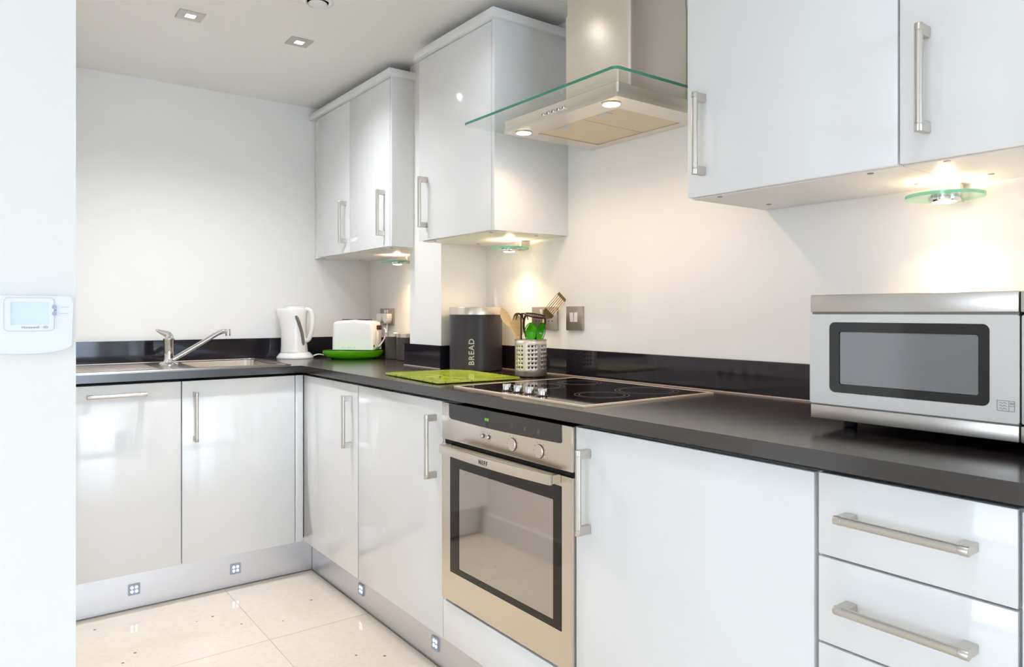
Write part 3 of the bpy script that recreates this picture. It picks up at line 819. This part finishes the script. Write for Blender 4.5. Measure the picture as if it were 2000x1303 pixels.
# end profile extruded lengthwise with softly domed top
secs = [(-TL, .9, .115), (-TL + .006, .97, .137), (-TL + .02, 1, .143), (-.05, 1, .146), (0, 1, .150), (.05, 1, .146), (TL - .02, 1, .143), (TL - .006, .97, .137), (TL, .9, .115)]
R_ = []
for x, k, h in secs:
    d = TD * k; r = .016; pts = []
    pts += [(-d, .003), (d, .003), (d, h - r)]
    pts += [(d - r + r * math.cos(a), h - r + r * math.sin(a)) for a in (PI / 8, PI / 4, 3 * PI / 8, PI / 2)]
    pts += [(-d + r + r * math.cos(a), h - r + r * math.sin(a)) for a in (PI / 2, 5 * PI / 8, 3 * PI / 4, 7 * PI / 8)]
    pts += [(-d, h - r)]
    R_.append([b.verts.new((x, p[0], p[1])) for p in pts])
m_ = len(R_[0])
for A, B in zip(R_, R_[1:]):
    for i in range(m_): b.faces.new([A[i], A[(i + 1) % m_], B[(i + 1) % m_], B[i]])
b.faces.new(R_[0][::-1]); b.faces.new(R_[-1])
t.part('body', b, 'white_plastic')
for y in (-.020, .020):
    t.part('bread_slot', box(nb(), -.068, .068, y - .009, y + .009, .1475, .1515), 'dark_steel')
b = nb(); box(b, TL - .002, TL + .022, -.014, .014, .100, .122, bev=.004); t.part('lever_knob', b, 'dark_steel')
b = nb(); box(b, TL - .001, TL + .010, -.030, .030, .012, .094, bev=.004); t.part('end_panel', b, 'white_plastic')
b = nb(); cyl(b, (TL - .004, -TD + .012, .022), (TL + .004, -TD + .012, .022), .006, seg=14); t.part('browning_dial', b, 'dark_steel')
b = nb()
for i, w in enumerate((.010, .004, .012, .006, .009)):
    x = -.055 + i * .015; box(b, x, x + w, -TD - .0006, -TD, .013, .0165)
t.part('printed_mark', b, 'soft_print')
b = nb(); tube(b, curve([(TL + .006, -.02, .015), (TL + .024, -.018, .03), (TL + .040, -.008, .062), (TL + .036, .02, .095), (TL + .02, .045, .105)], 6), .0034, seg=8)
t.part('cord', b, 'white_plastic')

# ================================================================== canisters, bread bin
def canister(p, label, r=.0475, h=.128, lid=.019):
    t = Thing('canister', label, 'canister', p, group='charcoal storage canisters')
    b = nb(); lathe(b, [(r - .002, 0), (r, .002), (r, h - lid), (r - .003, h - lid)], seg=36); t.part('body', b, 'canister')
    b = nb(); lathe(b, [(r + .001, h - lid), (r + .001, h - .002), (r - .001, h), (0, h)], seg=36); t.part('lid', b, 'steel')
canister((.437, -.073, .9105), 'charcoal canister with steel lid nearest the toaster')
canister((.572, -.082, .9105), 'charcoal canister with steel lid nearest the pillar')
t = Thing('bread_bin', 'large round charcoal bread bin with a steel lid and the word BREAD', 'bread bin', (1.249, -.140, .9105))
BR = .1035
b = nb(); lathe(b, [(BR - .004, 0), (BR - .003, .002), (BR, .004), (BR, .218), (BR - .003, .218)], seg=72); t.part('body', b, 'bin')
b = nb(); lathe(b, [(BR + .0015, .2185), (BR + .0015, .244), (BR, .2465), (BR - .004, .2475), (0, .2475)], seg=72); t.part('lid', b, 'steel')
tb = text_bm('BREAD', .030, fat=.0004, space=1.15, depth=.0003)
a0 = math.atan2(-1.722 + .14, 3.609 - 1.249) - .155
for v in tb.verts:
    s, u = v.co.x, v.co.y     # s runs up the bin, u runs to the left of the reader's line
    a = a0 - u / BR
    rr = BR + .0004 + v.co.z
    v.co = Vector((rr * math.cos(a), rr * math.sin(a), .076 + s))
t.part('lettering', tb, 'letters', smooth=False)

# ================================================================== chopping board
t = Thing('chopping_board', 'lime green patterned glass chopping board lying beside the hob', 'chopping board', (1.452, -.385, .9105), rotz=math.radians(-4))
b = nb(); prism(b, rrect(-.215, .215, -.158, .158, .012, 5), .0025, .0075); t.part('glass_sheet', b, 'board')
for sx in (-1, 1):
    for sy in (-1, 1):
        b = nb(); cyl(b, (sx * .18, sy * .13, 0), (sx * .18, sy * .13, .0024), .007, seg=12); t.part('foot', b, 'black')

# ================================================================== utensil holder
UX, UY = 1.599, -.140
t = Thing('utensil_holder', 'perforated stainless steel utensil pot beside the hob', 'utensil holder', (UX, UY, .9105), rotz=math.radians(-52))
R0, H0 = .0565, .130
b = nb(); cols = 28; z_rows = [.0265 + i * .0148 for i in range(7)]
inner_r = .0034
def wall_v(a, z, r=R0): return b.verts.new((r * math.cos(a), r * math.sin(a), z))
da = 2 * PI / cols
def sq_hole(a0, a1, z0, z1, hole):
    ac, zc = (a0 + a1) / 2, (z0 + z1) / 2
    if not hole:
        am = ac
        b.faces.new([wall_v(a0, z0), wall_v(am, z0), wall_v(a1, z0), wall_v(a1, z1), wall_v(am, z1), wall_v(a0, z1)]); return
    n = 8; O = []; I = []
    for i in range(n):
        th = 2 * PI * i / n + PI / 8
    sqp = [(a1, zc), (a1, z1), (ac, z1), (a0, z1), (a0, zc), (a0, z0), (ac, z0), (a1, z0)]
    O = [wall_v(*p) for p in sqp]
    I = [wall_v(ac + inner_r / R0 * math.cos(2 * PI * i / 8), zc + inner_r * math.sin(2 * PI * i / 8)) for i in range(8)]
    for i in range(8): b.faces.new([O[i], O[(i + 1) % 8], I[(i + 1) % 8], I[i]])
for c in range(cols):
    a0_, a1_ = c * da, (c + 1) * da
    for r_ in range(6): sq_hole(a0_, a1_, z_rows[r_], z_rows[r_ + 1], c % 4 != 3)
    for z0, z1 in ((.003, .0265), (z_rows[6], H0)):
        am = (a0_ + a1_) / 2
        b.faces.new([wall_v(a0_, z0), wall_v(am, z0), wall_v(a1_, z0), wall_v(a1_, z1), wall_v(am, z1), wall_v(a0_, z1)])
bmesh.ops.remove_doubles(b, verts=b.verts[:], dist=.00005)
o = t.part('perforated_body', b, 'pot_steel')
sm = o.modifiers.new('thickness', 'SOLIDIFY'); sm.thickness = .001; sm.offset = -1
b = nb(); lathe(b, [(0, 0), (.055, 0), (R0 + .0004, .0015), (R0 + .0004, .0034), (0, .0034)], seg=40); t.part('base', b, 'dark_steel')
b = nb(); n = 56
ring_frame(b, [((R0 + .0008) * math.cos(2 * PI * i / n), (R0 + .0008) * math.sin(2 * PI * i / n)) for i in range(n)],
           [((R0 - .0018) * math.cos(2 * PI * i / n), (R0 - .0018) * math.sin(2 * PI * i / n)) for i in range(n)], H0 - .0005, H0 + .0012, axis='z')
t.part('rolled_rim', b, 'steel')

# utensils: local frame x = to the right, y = away, z = up, origin at the inside bottom of the pot
def utensil(name, label, cat, group=None):
    return Thing(name, label, cat, (UX, UY, .9145), rotz=RTZ, group=group)
def spoon_blade(b, top, dirv, length, w, thick, face=(0, -1, 0), bowl=0.0, m=12, power=1.0):
    """oval blade starting at 'top' and running along dirv, width across"""
    d = Vector(dirv).normalized(); f = Vector(face); f = (f - d * f.dot(d)).normalized(); s = d.cross(f)
    p = Vector(top); rings = []
    for i in range(m + 1):
        u = i / m; hw = w / 2 * max(.12, math.sin(PI * (u * .93 + .05)) ** (.6 * power))
        c = p + d * (length * u) - f * bowl * math.sin(PI * u)
        R = [c + s * hw + f * 0, c + s * hw * .5 + f * (thick / 2) - f * bowl * .6 * math.sin(PI * u), c + f * (thick / 2) - f * bowl * math.sin(PI * u),
             c - s * hw * .5 + f * (thick / 2) - f * bowl * .6 * math.sin(PI * u), c - s * hw, c - s * hw * .5 - f * (thick / 2) - f * bowl * .6 * math.sin(PI * u),
             c - f * (thick / 2) - f * bowl * math.sin(PI * u), c + s * hw * .5 - f * (thick / 2) - f * bowl * .6 * math.sin(PI * u)]
        rings.append([b.verts.new(q) for q in R])
    for A, B in zip(rings, rings[1:]):
        for i in range(8): b.faces.new([A[i], A[(i + 1) % 8], B[(i + 1) % 8], B[i]])
    b.faces.new(rings[0][::-1]); b.faces.new(rings[-1])
# two wooden spoons leaning left
t = utensil('wooden_spoon', 'pale wooden spoon leaning furthest left in the steel pot', 'spoon', 'wooden spoons in the steel pot')
p0, p1 = Vector((.016, .012, .004)), Vector((-.078, .016, .185)); d = (p1 - p0).normalized()
b = nb(); cyl(b, p0, p1, .0055, seg=12); t.part('handle', b, 'wood')
b = nb(); spoon_blade(b, p1 - d * .012, d, .072, .034, .007, face=(.45, -.9, 0), bowl=.003); t.part('bowl', b, 'wood')
t = utensil('wooden_spoon', 'broad pale wooden spoon between the leaning spoon and the masher', 'spoon', 'wooden spoons in the steel pot')
p0, p1 = Vector((-.010, .030, .004)), Vector((-.040, .032, .150)); d = (p1 - p0).normalized()
b = nb(); cyl(b, p0, p1, .0055, seg=12); t.part('handle', b, 'wood')
b = nb(); spoon_blade(b, p1 - d * .012, d, .078, .046, .007, face=(.1, -1, 0), bowl=.004); t.part('bowl', b, 'wood')
# pasta server with drooping prongs
t = utensil('pasta_server', 'dark steel pasta server with drooping prongs standing behind the pot rim', 'pasta server')
b = nb(); tube(b, [(-.030, .004, .004), (-.034, .006, .12), (-.035, .007, .213)], .0026, seg=8); t.part('handle', b, 'dark_steel')
b = nb()
for k in range(7):
    a = 2 * PI * k / 7 + .4; rr = .028
    cx_, sy_ = math.cos(a), math.sin(a)
    tube(b, curve([(-.035, .007, .213), (-.035 + .012 * cx_, .007 + .004 * sy_, .219), (-.035 + rr * .8 * cx_, .007 + rr * .3 * sy_, .213), (-.035 + rr * cx_, .007 + rr * .35 * sy_, .196)], 4),
         [.0028] * 9 + [.0022, .0017, .0012, .0008], seg=6)
t.part('prongs', b, 'dark_steel')
# potato masher, head up
t = utensil('potato_masher', 'steel potato masher with its perforated oval plate uppermost', 'masher')
b = nb(); cyl(b, (.004, -.012, .004), (.006, -.012, .135), .0065, .006, seg=14); t.part('handle', b, 'black')
b = nb()
tube(b, curve([(.002, -.012, .128), (-.015, -.012, .140), (-.025, -.016, .168), (-.024, -.022, .198), (-.018, -.026, .213)], 6), .0055, seg=10, flat=.5)
tube(b, curve([(.010, -.012, .128), (.030, -.012, .140), (.044, -.016, .166), (.050, -.022, .190), (.048, -.026, .203)], 6), .0045, seg=10, flat=.5)
t.part('arms', b, 'dark_steel')
b = nb(); A_, B_ = .040, .024; n = 40
tilt = Matrix.Translation((.015, -.026, .2105)) @ Matrix.Rotation(math.radians(9), 4, 'Y') @ Matrix.Rotation(math.radians(14), 4, 'X')
tmp = nb(); ring_frame(tmp, [(A_ * math.cos(2 * PI * i / n), B_ * math.sin(2 * PI * i / n)) for i in range(n)],
                       [((A_ - .004) * math.cos(2 * PI * i / n), (B_ - .004) * math.sin(2 * PI * i / n)) for i in range(n)], -.002, .004, axis='z')
for i in range(-4, 5):
    x = i * .0078; h = B_ * math.sqrt(max(0, 1 - (x / (A_ - .003)) ** 2)) - .002
    if h > .004: box(tmp, x - .0015, x + .0015, -h, h, 0, .0018)
for j in range(-3, 4):
    y = j * .0082; w = A_ * math.sqrt(max(0, 1 - (y / (B_ - .002)) ** 2)) - .003
    if w > .004: box(tmp, -w, w, y - .0015, y + .0015, .0002, .0020)
merge(b, tmp, tilt); t.part('perforated_plate', b, 'dark_steel')
# two green spoons
for lbl, p0, p1, fc, w in (('translucent green plastic spoon under the masher plate, the left of two', (-.004, -.034, .004), (-.004, -.044, .126), (-.2, -1, 0), .040),
                           ('translucent green plastic spoon at the right of the pot beside the turner', (.016, -.030, .004), (.028, -.036, .126), (.5, -1, 0), .032)):
    t = utensil('green_spoon', lbl, 'spoon', 'green plastic spoons in the steel pot')
    p0, p1 = Vector(p0), Vector(p1); d = (p1 - p0).normalized()
    b = nb(); cyl(b, p0, p1, .005, seg=12); t.part('handle', b, 'green_plastic')
    dd = (d + Vector((.10, 0, 0))).normalized(); f = Vector(fc); f = (f - dd * f.dot(dd)).normalized(); s = dd.cross(f)
    b = nb(); spoon_blade(b, p1 - d * .006, dd, .068, w, .004, face=fc, bowl=.007, power=1.2); bw = t.part('bowl', b, 'green_plastic')
    P_ = []
    for k in range(32):
        a = 2 * PI * k / 32; P_.append(p1 + dd * (.028 - .033 * math.cos(a)) + s * (w / 2 + .001) * math.sin(a))
    b = nb(); tube(b, P_, .0016, seg=6, closed=True); t.part('rim', b, 'green_dark', parent=bw)
# slotted turner
t = utensil('slotted_turner', 'steel slotted turner leaning right above the pot', 'turner')
p0, p1 = Vector((.010, .036, .004)), Vector((.052, .040, .205)); 
b = nb(); cyl(b, p0, p1, .0058, seg=12); t.part('handle', b, 'wood', label='pale round handle')
d = Vector((.074, .012, .088)).normalized(); f = Vector((.55, -.78, -.2)); f = (f - d * f.dot(d)).normalized(); s = d.cross(f)
b = nb(); Lb, Wb = .108, .052
def bp(u, v, th=0): return p1 + d * (u * Lb - .006) + s * (v * Wb / 2) + f * th
def strip(u0, u1, v0, v1):
    q = [bp(u0, v0), bp(u1, v0), bp(u1, v1), bp(u0, v1)]
    A = [b.verts.new(x) for x in q]; B = [b.verts.new(x + f * .0014) for x in q]
    b.faces.new(A); b.faces.new(B[::-1])
    for i in range(4): b.faces.new([A[i], B[i], B[(i + 1) % 4], A[(i + 1) % 4]])
strip(.20, .30, -1, 1); strip(.90, 1.0, -.95, .95)
for i in range(7):
    v = -1 + i * 2 / 6.0; v0 = max(-1, v - .05); v1 = min(1, v + .05); strip(.30, .90, v0, v1)
q = [bp(.0, -.18), bp(.20, -1), bp(.20, 1), bp(.0, .18)]
A = [b.verts.new(x) for x in q]; B = [b.verts.new(x + f * .0014) for x in q]; b.faces.new(A); b.faces.new(B[::-1])
for i in range(4): b.faces.new([A[i], B[i], B[(i + 1) % 4], A[(i + 1) % 4]])
t.part('slotted_blade', b, 'turner', smooth=False)

# ================================================================== sockets
def plate(name, label, xc, zc, w, h, cat='socket'):
    t = Thing(name, label, cat, (xc, -.0005, zc))
    t.part('face_plate', box(nb(), -w / 2, w / 2, -.008, 0, -h / 2, h / 2, bev=.0015), 'socket')
    return t
def rocker(t, x, z, w=.016, h=.034, tilt=1):
    b = nb(); box(b, x - w / 2, x + w / 2, -.013, -.008, z - h / 2, z + h / 2, bev=.001)
    for v in b.verts:
        if v.co.y < -.010: v.co.y -= .003 * tilt * (v.co.z - z) / h
    t.part('rocker', b, 'white_plastic')
def plug(t, x, z):
    b = nb(); prism(b, [(x - .022, z - .014), (x - .025, z + .004), (x - .021, z + .022), (x + .021, z + .022), (x + .025, z + .004), (x + .022, z - .014), (x + .010, z - .028), (x - .010, z - .028)], -.036, -.0085, axis='y')
    p = t.part('plug', b, 'white_plastic')
    b = nb(); tube(b, curve([(x, -.022, z - .026), (x, -.024, z - .05), (x - .002, -.026, z - .075), (x - .006, -.032, z - .10), (x - .02, -.045, z - .13)], 5), .0035, seg=8)
    t.part('flex', b, 'white_plastic', parent=p)
t = plate('wall_socket', 'double socket with white plugs on the corner wall above the canisters', .2185, 1.115, .148, .086)
rocker(t, -.012, .026, .012, .018); rocker(t, .012, .026, .012, .018); plug(t, -.036, -.006); plug(t, .036, -.006)
t = plate('wall_socket', 'steel double socket half hidden behind the utensils', 1.512, 1.115, .150, .086)
rocker(t, -.012, .026, .012, .018); rocker(t, .012, .026, .012, .018)
for x in (-.038, .038):
    b = nb(); box(b, x - .002, x + .002, -.0086, -.008, .004, .012); box(b, x - .013, x - .007, -.0086, -.008, -.012, -.008); box(b, x + .007, x + .013, -.0086, -.008, -.012, -.008)
    t.part('pin_holes', b, 'black')
t = plate('light_switch', 'steel switch plate with two white rockers right of the utensil pot', 1.682, 1.116, .088, .086, cat='switch')
rocker(t, -.011, .004); rocker(t, .011, .004, tilt=-1)

# ================================================================== microwave
t = Thing('microwave', 'silver microwave oven with a dark framed window on the worktop', 'microwave', (3.067, -.23, .9105), world=True)
mx0, mxs, mx1, my0, my1, mz0, mz1 = 2.823, 3.178, 3.312, -.386, -.055, .930, 1.168
t.part('casing', box(nb(), mx0 + .004, mx1 - .002, my0, my1, mz0 + .004, mz1, bev=.004), 'silver')
for x in (2.866, 3.27):
    for y in (-.33, -.10):
        b = nb(); lathe(b, [(.011, .9105), (.013, .914), (.013, .935)], c=(x, y, 0), seg=16); t.part('foot', b, 'black')
t.part('underside', box(nb(), mx0 + .012, mx1 - .012, my0 + .004, my1 - .004, mz0, mz0 + .0041), 'black')
MY = -.400
dr = t.part('door', ring_frame(nb(), rrect(mx0 - .002, mxs - .0008, .9600, 1.1335, .004, 6), rrect(2.861, 3.1355, .984, 1.1185, .011, 6), MY, my0 + .001), 'silver', label='silver painted door')
b = ring_frame(nb(), rrect(2.8615, 3.135, .9845, 1.118, .0108, 6), rrect(2.8805, 3.1185, 1.000, 1.1005, .004, 6), MY + .001, my0)
t.part('window_border', b, 'mw_frame', parent=dr)
b = nb(); prism(b, rrect(2.881, 3.118, 1.0005, 1.100, .004, 6), MY + .003, my0, axis='y'); t.part('window_mesh', b, 'mw_screen', parent=dr)
t.part('top_strip', box(nb(), mx0, mxs - .0008, MY - .002, my0 + .001, 1.1375, 1.1715, bev=.002), 'mw_strip', parent=dr)
t.part('bottom_strip', box(nb(), mx0, mxs - .0008, MY - .001, my0 + .001, .9310, .9575, bev=.002), 'mw_strip', parent=dr)
t.part('groove', box(nb(), mx0 + .001, mxs - .002, MY + .004, my0 + .001, .9575, .9605), 'silver_dark')
t.part('top_groove', box(nb(), mx0 + .001, mxs - .002, MY + .004, my0 + .001, 1.1330, 1.1378), 'silver_dark')
# oven-safe symbol block printed at the door's lower right
b = nb(); sx_, sz_ = 3.146, .979
ring_frame(b, rrect(sx_, sx_ + .025, sz_, sz_ + .017, .0006, 2), rrect(sx_ + .0006, sx_ + .0244, sz_ + .0006, sz_ + .0164, .0003, 2), MY - .0004, MY)
box(b, sx_ + .0165, sx_ + .0170, MY - .0004, MY, sz_, sz_ + .017); box(b, sx_ + .0165, sx_ + .025, MY - .0004, MY, sz_ + .0082, sz_ + .0088)
for k in range(3):
    zz = sz_ + .004 + k * .0045
    tube(b, [(sx_ + .003 + j * .0012, MY - .0003, zz + .0010 * math.sin(j * 1.25)) for j in range(10)], .0004, seg=4)
for k in range(3): box(b, sx_ + .0185 + k * .002, sx_ + .0192 + k * .002, MY - .0004, MY, sz_ + .0105, sz_ + .0145)
t.part('printed_symbol', b, 'grey_print', parent=dr)
cp = t.part('control_panel', box(nb(), mxs + .0012, mx1, MY, my0 + .001, .9600, 1.1335, bev=.003), 'silver')
t.part('control_top_strip', box(nb(), mxs + .0012, mx1, MY - .002, my0 + .001, 1.1375, 1.1715, bev=.002), 'mw_strip')
t.part('control_bottom_strip', box(nb(), mxs + .0012, mx1, MY - .001, my0 + .001, .9310, .9575, bev=.002), 'mw_strip')
t.part('seam', box(nb(), mxs - .0008, mxs + .0012, MY + .003, my0 + .001, .932, 1.170), 'gap')
t.part('display', box(nb(), 3.205, 3.290, MY - .0015, MY, 1.095, 1.12), 'mw_frame', parent=cp)
for z in (1.06, 1.005):
    b = nb(); lathe(b, [(.018, 0), (.017, .014), (0, .014)], c=(3.247, MY, z), seg=28, mtx=Matrix.Rotation(PI / 2, 4, 'X')); t.part('dial', b, 'mw_strip', parent=cp)

# ================================================================== thermostat on the left wall end
TX = XN + .0005
t = Thing('thermostat', 'white wall thermostat with a pale display on the wall end at far left', 'thermostat', (TX, -1.655, 1.12), rotz=PI / 2)
# local: x = world y (to the right), -y = world +x (towards the room)
y_ = lambda wy: wy + 1.655
b = nb()
w0, w1, z0, z1 = y_(-1.722), y_(-1.5855), -.0535, .0455
pts = []
n = 10
pts += [(w1 - .007 + .007 * math.cos(a), z1 - .007 + .007 * math.sin(a)) for a in [PI / 2 * i / 5 for i in range(6)]]
pts += [(w0 + .007 + .007 * math.cos(a), z1 - .007 + .007 * math.sin(a)) for a in [PI / 2 + PI / 2 * i / 5 for i in range(6)]]
for i in range(13):
    u = i / 12; x = w0 + (w1 - w0) * u; zz = z0 + .001 + .011 * abs(2 * u - 1) ** 2.6
    pts.append((x, zz))
tmp = nb(); prism(tmp, pts, -.020, 0, axis='y')
bmesh.ops.bevel(tmp, geom=[e for e in tmp.edges if all(abs(v.co.y + .020) < 1e-6 for v in e.verts)], offset=.003, segments=2, affect='EDGES')
merge(b, tmp); t.part('casing', b, 'therm')
b = ring_frame(nb(), rrect(y_(-1.684), y_(-1.6145), -.0135, .0415, .006, 5), rrect(y_(-1.6755), y_(-1.622), -.0035, .0345, .0008, 5), -.0222, -.0195)
bz = t.part('bezel', b, 'therm')
t.part('bezel_groove', ring_frame(nb(), rrect(y_(-1.6848), y_(-1.6137), -.0143, .0423, .0065, 5), rrect(y_(-1.684), y_(-1.6145), -.0135, .0415, .006, 5), -.0205, -.0195), 'soft_print')
t.part('display', box(nb(), y_(-1.6755), y_(-1.622), -.0206, -.0195, -.0035, .0345), 'lcd')
for zz in (.0265, .0155):
    b = nb(); prism(b, rrect(y_(-1.6175), y_(-1.6105), zz - .0035, zz + .0035, .003, 5), -.0235, -.0195, axis='y'); t.part('button', b, 'led_body')
t.part('marker', box(nb(), y_(-1.6175), y_(-1.6105), -.0212, -.0195, .0205, .0214), 'grey_print')
for s_, sz, x, z in (('Honeywell', .0058, -1.648, -.0080), ('temp', .0042, -1.598, .0265), ('hold', .0042, -1.599, .0155)):
    if s_ != 'Honeywell':
        b = nb(); box(b, y_(x) - .0065, y_(x) + .0065, -.0204, -.02, z - .0004, z + .0004); t.part('printed_mark', b, 'soft_print'); continue
    tb = text_bm(s_, sz, depth=.0001)
    for v in tb.verts: v.co = Vector((y_(x) + v.co.x, -.0224 - v.co.z, z + v.co.y))
    t.part('lettering', tb, 'grey_print', smooth=False)
b = nb(); lathe(b, [(.0042, 0), (.0042, .0006), (0, .0006)], c=(y_(-1.6265), -.0221, -.0080), seg=20, mtx=Matrix.Diagonal((1, 1, .6, 1)) @ Matrix.Rotation(PI / 2, 4, 'X'))
t.part('badge', b, 'soft_print')

# ================================================================== ceiling fittings
def downlight(x, y, label, power=42):
    t = Thing('downlight', label, 'light', (x, y, HC), group='square recessed ceiling downlights')
    b = nb(); n = 6; h = .043
    sq = rrect(-h, h, -h, h, .002, n); N = len(sq)
    ci = []
    for p in sq:
        a = math.atan2(p[1], p[0]); ci.append((.0225 * math.cos(a), .0225 * math.sin(a)))
    ring_frame(b, sq, ci, -.004, -.0003, axis='z'); t.part('plate', b, 'nickel')
    b = nb(); lathe(b, [(.0225, -.003), (0, -.003)], seg=24); t.part('lens', b, 'downlight')
    light('downlight_bulb', 'SPOT', (x, y, HC - .008), (0, 0, 0), power, SOFT, spot_size=math.radians(145), spot_blend=1.0, shadow_soft_size=.025)
downlight(.870, -1.109, 'square steel ceiling downlight nearest the left wall end')
downlight(.857, -.708, 'square steel ceiling downlight nearest the corner wall cabinet', 18)
for x, y, l in ((1.70, -.60, 'over the kitchen floor in front of the oven'), (3.35, -1.00, 'added as unseen fill in front of the drawers, above the camera'),
                (4.7, -1.2, 'added as unseen fill just behind the camera'), (4.7, -3.0, 'added as unseen fill in the living area behind the camera'),
                (6.2, -1.2, 'added as unseen fill by the hob wall near the far window'), (6.2, -3.0, 'added as unseen fill in the middle of the living area')):
    downlight(x, y, 'square steel ceiling downlight ' + l, 4 if x < 3 else 12)  # all but the one by the oven are unseen, added for fill
t = Thing('ceiling_vent', 'round white extract vent in the ceiling at the top edge', 'vent', (1.255, -.790, HC))
b = nb(); lathe(b, [(.052, -.0005), (.052, -.004), (.046, -.009), (.040, -.009), (.036, -.005), (.036, -.0005)], seg=40); t.part('flange', b, 'white_plastic')
b = nb(); lathe(b, [(0, -.016), (.028, -.014), (.031, -.010), (.028, -.006), (0, -.006)], seg=36); t.part('disc', b, 'white_plastic')
b = nb(); cyl(b, (0, 0, -.0008), (0, 0, -.006), .008); t.part('stem', b, 'grey_print')
